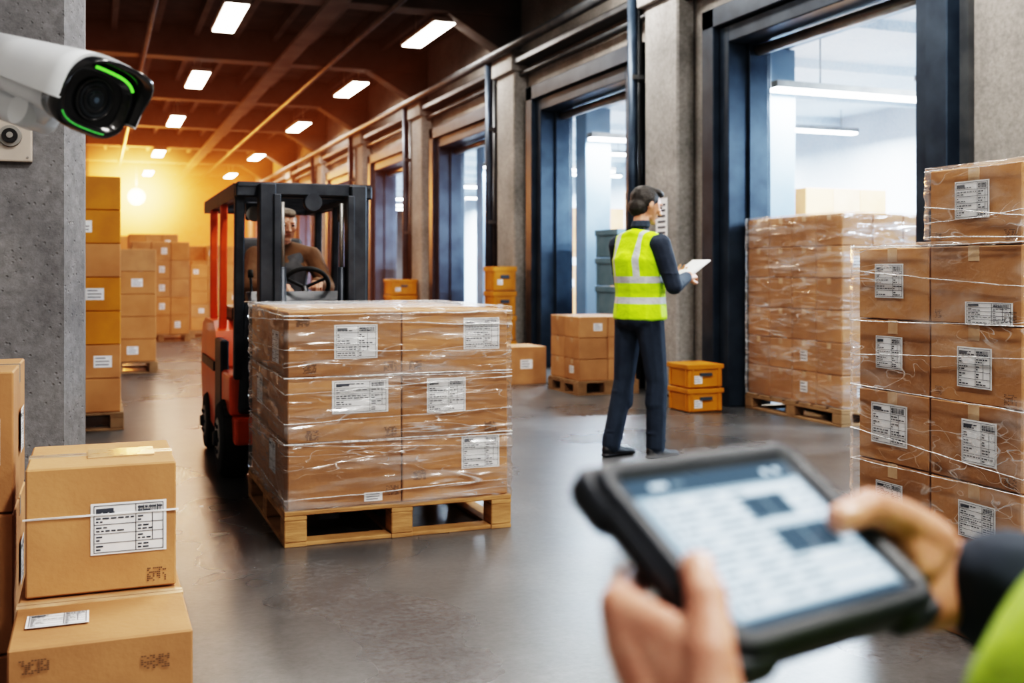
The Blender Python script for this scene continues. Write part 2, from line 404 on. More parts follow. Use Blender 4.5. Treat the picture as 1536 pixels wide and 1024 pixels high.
for y in [9.38,13.7,18.05,22.45,26.8,31.2,35.6,40]:
    b.mm((WX-.2,y-.36,0),(WX,y+.30,CZ-1.2),'pil',bev=.02)
    b.mm((WX-.26,y-.42,CZ-1.28),(WX,y+.36,CZ-1.0),'pil',bev=.01)
b.build('trim_1')
b=B()
b.mm((WX-.22,5.0,4.0),(WX,YF,4.08),'pipe',bev=.01); b.mm((WX-.22,YB,4.0),(WX,5.0,4.08),'pipe')
b.cyl((WX-.32,YB,4.2),(WX-.32,YF,4.2),.06,k='pipe'); b.cyl((WX-.1,YB,3.88),(WX-.1,YF,3.88),.03,k='pipe')
b.build('trim_2')
b=B()
for y in [9.38,13.7,18.05,22.45,26.8]:
    b.cyl((WX-.27,y+.43,0),(WX-.27,y+.43,4.2),.055,k='steel'); b.cyl((WX-.13,y+.56,0),(WX-.13,y+.56,4.1),.04,k='pipe')
    for z in (.5,1.9,3.2): b.mm((WX-.3,y+.36,z),(WX-.0,y+.5,z+.05),'pipe')
b.build('trim_3')
for i,y in enumerate(doors):
    b=B()
    for s in (-1,1):
        a0=y+s*HW
        b.mm((WX-.10,a0,0),(WX+.36,a0+.155*s,HZ+.155),'steel',bev=.008)
        b.mm((WX-.16,a0+.16*s,0),(WX-.002,a0+.36*s,HZ+.34),'steel',bev=.008)
        b.mm((WX-.05,a0+.36*s,0),(WX-.002,a0+.44*s,HZ+.34),'pipe')
        b.mm((WX+.1,a0-.04*s,0),(WX+.3,a0,HZ),'steel',bev=.004)
    b.mm((WX-.10,y-HW,HZ),(WX+.36,y+HW,HZ+.155),'steel',bev=.008)
    b.mm((WX-.16,y-HW-.36,HZ+.16),(WX-.002,y+HW+.36,HZ+.34),'steel',bev=.008)
    b.cyl((WX+.2,y-HW,HZ-.06),(WX+.2,y+HW,HZ-.06),.05,k='alu')
    b.build('door_%d'%(i+1))
b=B(); b.mm((-1.1,YB,0),(-.9,YF,CZ),'wall'); b.build('wall_left')
b=B(); b.mm((-.9,YF,0),(13,YF+.2,CZ),'wall'); b.build('wall_back')
b=B(); b.mm((-.9,YB-.2,0),(13,YB,CZ),'wall'); b.build('wall_front')
b=B(); b.mm((13,YB,0),(13.2,YF,CZ),'annex'); b.build('wall_annex')
b=B(); b.mm((WX+.35,YB,4.1),(13,YF,4.25),'annex')
for y in [1+2.2*i for i in range(20)]: b.mm((WX+.35,y,3.98),(13,y+.10,4.1),'annex')
b.mm((6.6,YB,3.6),(6.9,YF,3.9),'steell')
b.build('ceiling_annex')
b=B()
for y in [5.3+4.38*i for i in range(9)]:
    b.mm((6.55,y-.18,0),(6.95,y+.18,3.59),'steell',bev=.01); b.mm((6.5,y-.26,0),(7.0,y+.26,.25),'steell')
b.build('annex_steel_posts')
b=B()
b.prism([(-.9,4.065),(-.105,4.065),(-.04,4.20),(-.04,4.72),(-.1,4.8),(-.9,4.8)],0,CZ,'colconc')
b.build('concrete_column')
for y in (12.2,18.6,25):
    b=B(); b.prism([(-.9,y),(-.3,y),(-.24,y+.1),(-.24,y+.5),(-.3,y+.6),(-.9,y+.6)],0,CZ,'pil'); b.build('concrete_column')
b=B()
PZ=1.675
b.box((-.27,4.05,PZ),(.13,.028,.15),'plate',bev=.006,seg=2)
b.cyl((-.275,4.036,PZ+.012),(-.275,4.022,PZ+.012),.038,.036,'alu'); b.cyl((-.275,4.023,PZ+.012),(-.275,4.008,PZ+.012),.026,.024,'cam_b')
b.cyl((-.275,4.01,PZ+.012),(-.275,4.002,PZ+.012),.012,.01,'alu')
for dx in (-.05,.05):
    for dz in (-.06,.06): b.cyl((-.27+dx,4.037,PZ+dz),(-.27+dx,4.032,PZ+dz),.004,k='alu',n=8)
b.build('wall_switch_box')
# ------------------------------------------------------------------ lights
def area(name,loc,sx,sy,power,col,parent=None,rot=(0,0,0)):
    l=bpy.data.lights.new(name,'AREA'); l.shape='RECTANGLE'; l.size=sx; l.size_y=sy; l.energy=power; l.color=col
    o=bpy.data.objects.new(name,l); COL.objects.link(o); o.location=loc; o.rotation_euler=rot
    if parent: o.parent=parent
    return o
for x in (1.66,4.4):
    for y in (-4,.3,4.9,9.8,14.6,19.5,25,32,38.5):  # rows before the visible far ones are added, unseen, to light the foreground
        e=empty('ceiling_strip_light',(x,y,4.6))
        b=B(); b.mm((-.17,-.85,0),(.17,.85,.07),'alu',bev=.008)
        b.mm((-.14,-.82,-.015),(.14,.82,.001),'tube')
        for yy in (-.6,.6): b.cyl((0,yy,.07),(0,yy,.6),.008,k='alu',n=8)
        b.build('housing',e)
        p={-4:150,.3:165,4.9:80,9.8:55}.get(y,45)
        c=(1,.97,.93)
        if x>3 and y<3: p=65
        if x<3 and y>14: p=52; c=(1,.60,.30)
        area('lamp',(0,0,-.03),.3,1.6,p,c,e)
for y in [4.9+4.38*i for i in range(8)]:
    e=empty('annex_strip_light',(7.8,y,3.12))
    b=B(); b.mm((-1.3,-.09,0),(1.3,.09,.07),'alu'); b.mm((-1.28,-.07,-.03),(1.28,.07,.001),'tubec')
    for xx in (-.7,1): b.cyl((xx,0,.07),(xx,0,.86),.008,k='alu',n=8)
    b.build('housing',e)
    area('lamp',(0,0,-.04),2.5,.2,560,(.70,.86,1),e)
    e=empty('annex_strip_light',(10.8,y+1.2,3.6))
    b=B(); b.mm((-1.3,-.09,0),(1.3,.09,.07),'alu'); b.mm((-1.28,-.07,-.03),(1.28,.07,.001),'tubec')
    for xx in (-1,1): b.cyl((xx,0,.07),(xx,0,.38),.008,k='alu',n=8)
    b.build('housing',e)
    area('lamp',(0,0,-.04),2.5,.2,950,(.72,.87,1),e)
# warm floodlight at the far end, its glow painted by self-emitting volumes
FL=Vector((1.2,36,3.62))
e=empty('warm_floodlight',FL)
b=B(); b.cyl((0,.25,0),(0,.02,0),.14,.26,'alu',32); b.cyl((0,.02,0),(0,-.02,0),.20,.18,'flood',32)
b.cyl((0,.2,.15),(0,.2,1.0),.03,k='alu'); b.build('lamp_head',e)
l=bpy.data.lights.new('glow','POINT'); l.energy=1300; l.color=(1,.42,.12); l.shadow_soft_size=.4
o=bpy.data.objects.new('glow',l); COL.objects.link(o); o.parent=e; o.location=(0,-.6,0)
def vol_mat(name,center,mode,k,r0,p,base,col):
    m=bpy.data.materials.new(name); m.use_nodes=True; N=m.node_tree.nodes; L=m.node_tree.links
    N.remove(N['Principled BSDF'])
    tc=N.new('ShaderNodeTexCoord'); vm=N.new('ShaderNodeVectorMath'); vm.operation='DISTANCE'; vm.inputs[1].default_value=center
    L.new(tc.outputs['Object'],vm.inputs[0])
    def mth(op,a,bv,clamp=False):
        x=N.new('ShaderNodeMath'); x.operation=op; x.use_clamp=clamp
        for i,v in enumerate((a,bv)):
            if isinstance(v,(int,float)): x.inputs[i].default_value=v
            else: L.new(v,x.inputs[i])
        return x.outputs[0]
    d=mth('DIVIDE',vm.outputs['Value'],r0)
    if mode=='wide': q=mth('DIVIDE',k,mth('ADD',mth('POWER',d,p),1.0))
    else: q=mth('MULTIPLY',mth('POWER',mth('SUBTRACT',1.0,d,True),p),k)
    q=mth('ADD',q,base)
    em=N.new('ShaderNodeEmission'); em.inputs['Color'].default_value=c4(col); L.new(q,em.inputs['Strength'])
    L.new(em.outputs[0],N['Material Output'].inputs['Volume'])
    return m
b=B(); b.mm((-.2,12,.02),(4.7,45.9,4.55),'wall'); o=b.build('haze_glow_volume')  # emissive box: warm glow put into the volume, nothing scatters light
o.data.materials.clear(); o.data.materials.append(vol_mat('haze_glow_volume',(1.2,34.4,3.5),'wide',.27,1.8,2.1,.005,(1,.27,.055)))
bm=bmesh.new(); bmesh.ops.create_icosphere(bm,subdivisions=4,radius=2.6); me=bpy.data.meshes.new('halo_glow_volume'); bm.to_mesh(me); bm.free()
bpy.data.objects.new('halo_glow_volume',me); o=bpy.data.objects['halo_glow_volume']; COL.objects.link(o); o.parent=e; o.location=(0,-1.2,0)
me.materials.append(vol_mat('halo_glow_volume',(0,0,0),'core',4.2,2.6,3.0,0,(1,.40,.11)))  # emissive sphere painting the hot halo around the lamp
# ------------------------------------------------------------------ film helpers
def film_shell(name,lo,hi,parent,mk,amp=.006,res=26,seed=0,rows=()):
    bm=bmesh.new()
    lo=Vector(lo);hi=Vector(hi)
    def grid(o,u,v,nu,nv):
        vs=[[bm.verts.new(o+u*(i/nu)+v*(j/nv)) for j in range(nv+1)] for i in range(nu+1)]
        for i in range(nu):
            for j in range(nv): bm.faces.new((vs[i][j],vs[i+1][j],vs[i+1][j+1],vs[i][j+1])).smooth=True
    d=hi-lo
    ex=Vector((d.x,0,0));ey=Vector((0,d.y,0));ez=Vector((0,0,d.z))
    grid(lo,ex,ez,res*2,res*3); grid(lo+ey,ex,ez,res*2,res*3); grid(lo,ey,ez,res*2,res*3); grid(lo+ex,ey,ez,res*2,res*3); grid(lo+ez,ex,ey,res*2,res*2)
    bmesh.ops.remove_doubles(bm,verts=bm.verts[:],dist=.0005)
    bmesh.ops.recalc_face_normals(bm,faces=bm.faces[:])
    for v in bm.verts:
        q=v.co
        n1=noise.noise(Vector((q.x*4+seed,q.y*4,q.z*26)))+.6*noise.noise(Vector((q.x*14,q.y*14+seed,q.z*55)))
        nn=Vector((0,0,0))
        if abs(q.x-lo.x)<1e-3: nn.x=-1
        if abs(q.x-hi.x)<1e-3: nn.x=1
        if abs(q.y-lo.y)<1e-3: nn.y=-1
        if abs(q.y-hi.y)<1e-3: nn.y=1
        if abs(q.z-hi.z)<1e-3: nn.z=.4
        g=0
        for rz in rows: g-=.010*math.exp(-((q.z-rz)/.02)**2)
        q+=nn*(amp*(n1+.35)+g)
    me=bpy.data.meshes.new(name); bm.to_mesh(me); bm.free(); me.materials.append(M[mk])
    o=bpy.data.objects.new(name,me); COL.objects.link(o); o.parent=parent
def strands(name,lo,hi,zs,parent,r=.0022,seed=0,slope=.0):
    b=B(); rn=random.Random(seed)
    for (z,dz) in zs:
        pts=[]; n=26; ph=rn.random()*9
        cor=[(lo[0],lo[1]),(hi[0],lo[1]),(hi[0],hi[1]),(lo[0],hi[1])]
        for s in range(4):
            a=cor[s]; c=cor[(s+1)%4]; t0=dz if s%2==0 else -dz
            for i in range(n):
                t=i/n; x=a[0]+(c[0]-a[0])*t; y=a[1]+(c[1]-a[1])*t
                zz=z+(t0*(t-.5))+.005*noise.noise(Vector((x*5+ph,y*5,z*30)))+.002*noise.noise(Vector((x*25+ph,y*25,z)))
                pts.append((x,y,zz))
        pts.append(pts[0])
        b.tube(pts,r*(.6+.7*rn.random()),'strand',6)
    b.build(name,parent)
# ------------------------------------------------------------------ main wrapped pallet load
e=empty('shrink_wrapped_pallet_load')
b=B(); pallet(b,.775,4.755,1.85,5.96,.158); b.build('wooden_pallet',e)
b=B(); X0,X1,Y0,Y1=.79,1.84,4.772,5.945
for r in range(3):
    z0=.16+.295*r
    for i in range(2):
        for j in range(2):
            carton(b,(X0+.525*i,Y0+.586*j,z0),(X0+.525*(i+1),Y0+.586*(j+1),z0+.295),'card' if (r+i+j)%2 else 'card2',seed=r*7+i*3+j)
FY=Y0+.001
label(b,(1.10,FY,.905),XP,ZP,.20,.155,1); label(b,(1.12,FY,.655),XP,ZP,.26,.15,2)
label(b,(1.705,FY,.93),XP,ZP,.18,.15,3); label(b,(1.53,FY,.645),XP,ZP,.19,.16,4); label(b,(1.70,FY,.37),XP,ZP,.19,.155,5)
label(b,(1.18,FY,.195),XP,ZP,.085,.04,6,True)
for (x,z,s) in ((.89,.79,1),(.90,.49,2),(1.26,.79,3),(1.38,.79,4),(1.26,.49,5),(1.27,.22,6),(1.75,.49,7),(1.40,.28,8),(.86,1.0,9)):
    mark(b,(x,FY,z),XP,ZP,.06,.045,s)
for (y,z,s) in ((5.1,.87,31),(5.62,.62,32),(5.2,.34,33)): label(b,(X0+.001,y,z),YN,ZP,.2,.15,s)
b.build('cartons',e)
film_shell('shrink_film',(X0-.012,Y0-.012,.15),(X1+.012,Y1+.006,1.058),e,'film',amp=.007,rows=(.455,.75))
strands('film_strands',(X0-.014,Y0-.014),(X1+.014,Y1+.008),[(.752,.006),(.745,-.01),(.458,.008),(.45,-.008),(.70,.05),(.42,-.06),(.22,.03),(1.03,.01),(.99,-.04),(.56,.03),(.86,-.03)],e,r=.0025,seed=2)
# ------------------------------------------------------------------ front-left cartons
e=empty('cardboard_box'); b=B(); carton(b,(-.16,2.78,.442),(.188,3.15,.752),'card',3)
label(b,(.075,2.782,.595),XP,ZP,.175,.125,11); mark(b,(.14,2.782,.475),XP,ZP,.045,.035,3)
b.mm((-.163,2.777,.6285),(.191,2.781,.632),'strand'); b.mm((-.163,2.778,.632),(.191,2.781,.6325),'label'); b.mm((-.02,2.9,.7495),(.14,3.02,.7530),'tape'); b.build('carton',e)
e=empty('cardboard_box'); b=B(); carton(b,(-.175,2.43,0.0),(.20,3.06,.44),'card2',4,tape_axis='X')
label(b,(-.08,2.6,.4395),XP,(0,1,0),.13,.09,12); mark(b,(-.12,2.432,.40),XP,ZP,.06,.03,5); mark(b,(.12,2.432,.38),XP,ZP,.06,.03,6); b.build('carton',e)
e=empty('stacked_cardboard_boxes'); b=B()
for k,(z0,z1) in enumerate(((0,.24),(.24,.60),(.60,.966))): 
    carton(b,(-.60,3.01+.01*k,z0),(-.195,3.50,z1),'card' if k%2 else 'card2',20+k)
    label(b,(-.28,3.013+.01*k,(z0+z1)/2),XP,ZP,.10,.12,50+k)
    label(b,(-.1955+.001,3.28,(z0+z1)/2),(0,1,0),ZP,.12,.12,60+k)
b.build('cartons',e)
# ------------------------------------------------------------------ right stack
e=empty('stacked_cardboard_boxes'); b=B()
XS=2.695
lab=[(2.73,1.46,.15,.125,0),(2.66,1.085,.2,.075,1),(2.72,.905,.15,.135,2),(2.70,.66,.15,.145,3),(2.71,.40,.16,.12,4),(2.7,.13,.15,.12,5)]
for k in range(6):
    carton(b,(XS,2.525,.262*k),(XS+.42,2.925,.262*(k+1)),'card' if k%2 else 'card2',40+k)
    if k<5: carton(b,(XS+.004,2.93,.262*k),(XS+.40,3.30,.262*(k+1)),'card2' if k%2 else 'card',46+k)
for y,z,w,h,s in lab: label(b,(XS+.001,y,z),YN,ZP,w,h,70+s)
for k,(w,h) in enumerate(((.15,.12),(.14,.1),(.19,.15),(.14,.12),(.15,.125))): label(b,(XS+.005,3.13,.262*k+.14),YN,ZP,w,h,80+k)
for k in range(6): mark(b,(XS+.001,2.57,.262*k+.03),YN,ZP,.05,.035,k); mark(b,(XS+.001,2.88,.262*k+.03),YN,ZP,.03,.03,k+9)
b.build('cartons',e)
film_shell('stretch_film',(XS-.01,2.515,.02),(XS+.43,3.325,1.325),e,'film2',amp=.004,res=16,seed=5)
film_shell('stretch_film_top',(XS-.01,2.515,1.33),(XS+.43,2.935,1.58),e,'film2',amp=.003,res=10,seed=9)
strands('film_strands',(XS-.011,2.514),(XS+.431,3.326),[(.262*k+.262+.004*((-1)**k),.012*((-1)**k)) for k in range(4)]+[(1.313,.0),(1.20,.05),(.93,-.04),(.6,.06)],e,r=.0019,seed=6)
strands('film_strands_top',(XS-.011,2.514),(XS+.431,2.936),[(1.335,.01),(1.42,.05),(1.40,-.03),(1.565,.0)],e,r=.0019,seed=8)
# ------------------------------------------------------------------ background stock
def stock(name,x0,y0,x1,y1,h,nx,ny,nz,ks,rotz=0,base=True,lbl=True,seed=0,film=False):
    e=empty(name); b=B(); rn=random.Random(seed); z0=0
    if base: pallet(b,x0,y0,x1,y1,.14,'woodd'); z0=.142
    dx=(x1-x0-.04)/nx; dy=(y1-y0-.04)/ny; dz=(h-z0)/nz
    for i in range(nx):
        for j in range(ny):
            for k in range(nz):
                if k==nz-1 and nz>3 and not film and rn.random()<.12: continue
                a=(x0+.02+dx*i,y0+.02+dy*j,z0+dz*k); c=(a[0]+dx,a[1]+dy,a[2]+dz)
                carton(b,a,c,ks[rn.randrange(len(ks))],seed=rn.randrange(999),bev=.006 if nz<8 else 0)
                if lbl and j==0 and rn.random()<.5: label(b,(a[0]+dx*(.3+.4*rn.random()),a[1]+.003,a[2]+dz*.5),XP,ZP,dx*.3,dz*.35,1,True)
                if lbl and i==0 and rn.random()<.25: label(b,(a[0]+.003,a[1]+dy*.5,a[2]+dz*.5),YN,ZP,dy*.3,dz*.35,1,True)
    b.build('cartons',e)
    if film: film_shell('film',(x0+.005,y0+.005,.13),(x1-.005,y1-.005,h+.012),e,'film',amp=.006,res=14,seed=seed)
    return e
stock('box_pallet',5.45,6.86,6.40,8.20,1.69,3,4,6,['card','card2'],seed=2,film=True)
stock('box_pallet',7.05,6.2,8.1,7.5,1.76,3,3,5,['card','card2'],seed=3)
stock('box_pallet',-.72,8.77,.2,9.8,1.96,2,2,7,['cardo','cardo','ylw'],seed=4)
stock('box_pallet',-.72,10.1,.16,11.1,2.3,2,2,7,['cardo','cardo','ylw'],seed=5)
stock('box_pallet',-.2,13.6,.7,14.6,1.5,2,2,5,['cardo','card'],seed=15)
for i,(x,y,h) in enumerate(((.55,19.5,1.75),(1.6,20.5,1.35),(.6,23,2.0),(1.9,24,1.8),(3.0,22.5,1.4),(.5,27.5,2.1),(2.0,29,1.9),(3.4,28,1.7))):
    stock('box_pallet',x,y,x+1,y+1.1,h,3,2,5,['cardo','card'],seed=20+i)
stock('box_pallet',4.42,9.55,5.1,10.3,.78,2,2,3,['card','card2'],seed=40)
e=empty('cardboard_box'); b=B(); carton(b,(4.12,10.75,0),(4.6,11.25,.41),'card',5); label(b,(4.36,10.752,.22),XP,ZP,.14,.1,3,True); b.build('carton',e)
def crates(x0,y0,x1,y1,h,n,k,nm='plastic_crate_stack'):
    e=empty(nm); b=B(); dz=h/n
    for i in range(n):
        z=dz*i
        b.mm((x0,y0,z+.004),(x1,y1,z+dz*.9),k,bev=.008); b.mm((x0-.012,y0-.012,z+dz*.78),(x1+.012,y1+.012,z+dz*.98),k,bev=.004)
        xm=(x0+x1)/2
        b.mm((xm-.06,y0-.016,z+dz*.5),(xm+.06,y0-.002,z+dz*.64),'ink')
        for t in (.12,.88):
            xx=x0+(x1-x0)*t; b.mm((xx-.01,y0-.01,z+.01),(xx+.01,y0,z+dz*.8),k)
            yy=y0+(y1-y0)*t; b.mm((x0-.01,yy-.01,z+.01),(x0,yy+.01,z+dz*.8),k)
        label(b,(x0+(x1-x0)*.25,y0-.0005,z+dz*.35),XP,ZP,.1,.07,1,True)
    b.build('crates',e)
crates(4.78,8.05,5.12,8.4,.42,2,'ylw')
crates(4.85,13.1,5.16,13.45,1.3,4,'ylw')
crates(5.85,11.5,6.35,12.1,1.75,5,'blu')
stock('box_pallet',5.85,10.35,6.5,11.3,1.15,2,2,4,['card','card2'],seed=71)
crates(4.75,17.9,5.2,18.4,1.1,4,'ylw')
crates(5.85,15.4,6.4,16.1,1.5,5,'blu')
crates(5.85,20.0,6.4,20.8,1.6,5,'ylw')
stock('box_pallet',7.6,10.2,8.8,11.6,2.2,3,3,6,['card','cardo'],seed=61)
stock('box_pallet',7.2,12.6,8.4,14.0,2.4,3,3,6,['card','card2'],seed=63)
stock('box_pallet',7.2,16.2,8.4,17.4,2.3,3,3,6,['card','cardo'],seed=62)
b=B(); b.mm((WX-.212,9.2,1.55),(WX-.203,9.42,1.95),'label')
for i in range(6): b.mm((WX-.215,9.23,1.60+.055*i),(WX-.211,9.38,1.62+.055*i),'ink')
b.build('wall_notice')
# ------------------------------------------------------------------ forklift
e=empty('forklift')
FX0,FX1=.72,1.55; FC=(FX0+FX1)/2
b=B()
prof=[(7.05,.20),(7.98,.24),(8.12,.40),(8.12,.72),(8.0,.86),(7.8,.90),(7.28,.90),(7.12,.84),(7.02,.62)]
b.prism(prof,FX0,FX1,'fork_o',axis='X')
b.mm((FX0+.02,6.28,.22),(FX1-.02,7.1,.38),'fork_o',bev=.02,seg=2)
b.mm((FX0,6.36,.38),(FX0+.12,6.86,.62),'fork_o',bev=.03,seg=3); b.mm((FX1-.12,6.36,.38),(FX1,6.86,.62),'fork_o',bev=.03,seg=3)
b.mm((FX0-.012,7.15,.58),(FX0+.001,7.95,.64),'fork_d')
b.build('chassis',e)
b=B()
b.box((FC,6.45,.72),(.74,.24,.66),'fork_d',bev=.04,seg=3,taper=(.92,.7))
b.box((FC,6.5,1.05),(.6,.2,.06),'fork_d',bev=.02,seg=2,rot=Matrix.Rotation(rad(18),3,'X'))
b.box((FC,7.5,.945),(.6,.55,.09),'fork_d',bev=.02,seg=2)
b.box((FX0+.02,6.95,.55),(.05,.35,.5),'fork_d',bev=.01)
b.cyl((FC+.08,6.52,1.0),(FC+.08,6.68,1.12),.022,k='fork_d')
b.torus((FC+.08,6.69,1.125),.15,.014,'rubber',rot=Matrix.Rotation(rad(-52),3,'X'))
for a in (90,210,330):
    R=Matrix.Rotation(rad(-52),3,'X'); d=R@Vector((math.cos(rad(a)),math.sin(rad(a)),0))
    b.cyl(Vector((FC+.08,6.69,1.125)),Vector((FC+.08,6.69,1.125))+d*.145,.010,k='rubber',n=8)
for i in range(3): b.cyl((FC-.26+.06*i,6.55,1.02),(FC-.26+.06*i,6.62,1.2),.008,k='fork_d',n=8); b.cyl((FC-.26+.06*i,6.615,1.19),(FC-.26+.06*i,6.63,1.23),.016,k='rubber',n=10)
b.build('cowl',e)
b=B()
b.box((FC,7.28,.92),(.46,.46,.12),'seat',bev=.04,seg=3); b.box((FC,7.54,1.2),(.44,.11,.52),'seat',bev=.045,seg=3,rot=Matrix.Rotation(rad(-8),3,'X'))
b.build('driver_seat',e)
b=B()
def post(p,q,s=.055,k='fork_d'):
    p=Vector(p);q=Vector(q); d=(q-p); L=d.length; R=d.to_track_quat('Z','Y').to_matrix()
    b.box((p+q)/2,(s,s*1.2,L),k,rot=R,bev=.008)
RZ=1.69
for x in (FX0+.05,FX1-.05):
    post((x,6.36,.6),(x,6.30,RZ)); post((x,7.75,.85),(x,7.72,RZ),.05,'fork_o'if x<1 else 'fork_d'); post((x,6.3,RZ),(x,8.1,RZ),.06)
    post((x,7.18,.85),(x,7.1,RZ),.045,'fork_o'if x<1 else 'fork_d')
for y in (6.24,8.1): post((FX0+.02,y,RZ),(FX1-.02,y,RZ),.065)
for i in range(9):
    y=6.42+.19*i; b.box((FC,y,RZ+.01),(FX1-FX0-.12,.03,.035),'fork_d',rot=Matrix.Rotation(rad(20),3,'X'))
b.mm((FX0+.03,6.2,RZ+.02),(FX1-.03,6.36,RZ+.045),'fork_d')
for hx in (FX0+.14,FX1-.14):
    b.cyl((hx,6.40,1.56),(hx,6.35,1.56),.04,.045,'alu'); b.box((hx,6.43,1.58),(.08,.05,.11),'fork_d',bev=.01)
b.build('overhead_guard',e)
b=B()
for s,x in ((1,.90),(-1,1.42)):
    b.mm((x-.045,6.08,.08),(x+.045,6.20,1.72),'fork_d',bev=.006); b.mm((x-.02+.05*s,6.06,.12),(x+.02+.05*s,6.16,1.66),'fork_d',bev=.004)
    b.cyl((x+.09*s,6.14,.2),(x+.09*s,6.14,1.25),.022,k='fork_d'); b.cyl((x+.09*s,6.14,1.25),(x+.09*s,6.14,1.62),.012,k='alu')
for z in (.2,.95,1.66): b.mm((.88,6.14,z),(1.44,6.2,z+.07),'fork_d',bev=.005)
for z in (.18,.48): b.mm((.84,6.0,z),(1.48,6.05,z+.09),'fork_d',bev=.004)
for x in (.86,1.0,1.16,1.32,1.46): b.mm((x-.014,6.01,.24),(x+.014,6.04,1.0),'fork_d')
b.mm((.84,6.01,.98),(1.48,6.04,1.02),'fork_d')
for x in (1.02,1.30): b.mm((x-.05,4.98,.055),(x+.05,6.02,.09),'fork_d',bev=.006); b.mm((x-.05,5.985,.055),(x+.05,6.02,.6),'fork_d',bev=.006)
b.cyl((1.16,6.1,1.62),(1.16,6.17,1.62),.05,k='fork_d')
b.build('mast',e)
def wheel(x0,x1,y,r,nm):
    b=B(); xm=(x0+x1)/2
    b.cyl((x0+.02,y,r),(x1-.02,y,r),r,r,'rubber',36); b.cyl((x0,y,r),(x0+.02,y,r),r*.9,r,'rubber',36); b.cyl((x1-.02,y,r),(x1,y,r),r,r*.9,'rubber',36)
    out=x0 if xm<FC else x1; s=-1 if xm<FC else 1
    b.cyl((out,y,r),(out+s*.006,y,r),r*.55,r*.52,'rim',28); b.cyl((out+s*.006,y,r),(out+s*.03,y,r),r*.22,r*.18,'fork_d',18)
    for i in range(6):
        a=i*math.pi/3; b.cyl((out+s*.005,y+math.cos(a)*r*.38,r+math.sin(a)*r*.38),(out+s*.016,y+math.cos(a)*r*.38,r+math.sin(a)*r*.38),.012,k='fork_d',n=8)
    for i in range(26):
        a=2*math.pi*i/26; b.box((xm,y+math.cos(a)*(r-.002),r+math.sin(a)*(r-.002)),(x1-x0-.05,.012,.012),'rubber',rot=Matrix.Rotation(a,3,'X'))
    b.build(nm,e)
wheel(.68,.86,6.60,.225,'wheel_front_left'); wheel(1.41,1.59,6.60,.225,'wheel_front_right')
wheel(.70,.85,7.66,.195,'wheel_rear_left'); wheel(1.42,1.57,7.66,.195,'wheel_rear_right')
# ------------------------------------------------------------------ people helpers
FING=[((.028,.088,.0),(.042,.025,.020),.0088),((.009,.094,.002),(.046,.028,.021),.0090),((-.010,.090,.0),(.042,.027,.020),.0085),((-.027,.080,-.004),(.033,.020,.018),.0075)]
def hand_parts(Mx,side,curls=(50,45,25),thumb=None):
    P=[]
    def T(v): return Mx@Vector((v[0]*side,v[1],v[2]))
    mc=[]
    for (m,ls,r) in FING:
        p=Vector(m); pts=[T(p)]; a=0
        for l,cu in zip(ls,curls):
            a+=rad(cu); p=p+Vector((0,math.cos(a)*l,-math.sin(a)*l)); pts.append(T(p))
        P+=chain(pts,[r*1.05,r,r*.92,r*.82]); mc.append((T(m),r))
    wr=[el(T((.016,0,0)),.020),el(T((-.016,0,0)),.019)]
    for i in range(3): P.append([el(mc[i][0],.0115),el(mc[i+1][0],.0115),wr[0],wr[1]])
    th=thumb or [(.022,.022,-.008),(.044,.05,-.018),(.052,.08,-.028),(.046,.104,-.036)]
    P+=chain([T(t) for t in th],[.017,.013,.0105,.009]); P.append([el(T((.02,.03,-.006)),.017),el(T((.02,.07,-.002)),.012)])
    return P
def frame(o,y,z):
    y=Vector(y).normalized(); z=Vector(z); x=y.cross(z).normalized(); z=x.cross(y)
    return Matrix((( x.x,y.x,z.x,o[0]),(x.y,y.y,z.y,o[1]),(x.z,y.z,z.z,o[2]),(0,0,0,1)))
def head(e,c,fwd_pitch,yaw,hairk,neck,scale=1.0,vox=.004):
    R=Matrix.Translation(Vector(c))@Matrix.Rotation(yaw,4,'Z')@Matrix.Rotation(fwd_pitch,4,'Y')@Matrix.Scale(scale,4)
    nb=R.inverted()@Vector(neck)
    f=[[el((-.008,0,.015),(.098,.076,.092))],[el((.02,0,.0),(.075,.068,.09)),el((.045,0,-.065),(.042,.045,.035))],
       [el((.078,0,-.092),(.018,.022,.016)),el((.03,0,-.07),(.04,.05,.03))],
       [el((.088,0,.012),(.010,.008,.010)),el((.113,0,-.028),(.012,.013,.010))],[el((.098,.011,-.03),.010)],[el((.098,-.011,-.03),.010)],
       [el((.082,.028,.026),(.012,.022,.008))],[el((.082,-.028,.026),(.012,.022,.008))],
       [el((.086,0,-.055),(.014,.024,.008))],[el((.068,.038,-.02),(.02,.02,.022))],[el((.068,-.038,-.02),(.02,.02,.022))],
       [el((-.005,.078,-.005),(.016,.008,.030))],[el((-.005,-.078,-.005),(.016,.008,.030))],
       [el((-.015,0,-.05),(.048,.05,.04)),el(nb,(.052,.054,.02))]]
    blob('head',f,'skin',e,vox,3,R)
    h=[[el((-.022,0,.030),(.100,.085,.088))],[el((-.050,0,-.03),(.066,.076,.070))],[el((.03,0,.088),(.066,.064,.030))],
       [el((.062,.02,.084),(.038,.036,.022))],[el((-.006,.072,.02),(.026,.012,.045))],[el((-.006,-.072,.02),(.026,.012,.045))]]
    blob('hair',h,hairk,e,.005,2,R)
    for s in (1,-1):
        blob('eye',[[el((.089,.030*s,.006),(.008,.013,.006))]],'eye',e,.002,1,R)
    blob('mouth',[[el((.099,0,-.052),(.004,.020,.0035))]],'lip',e,.002,1,R)
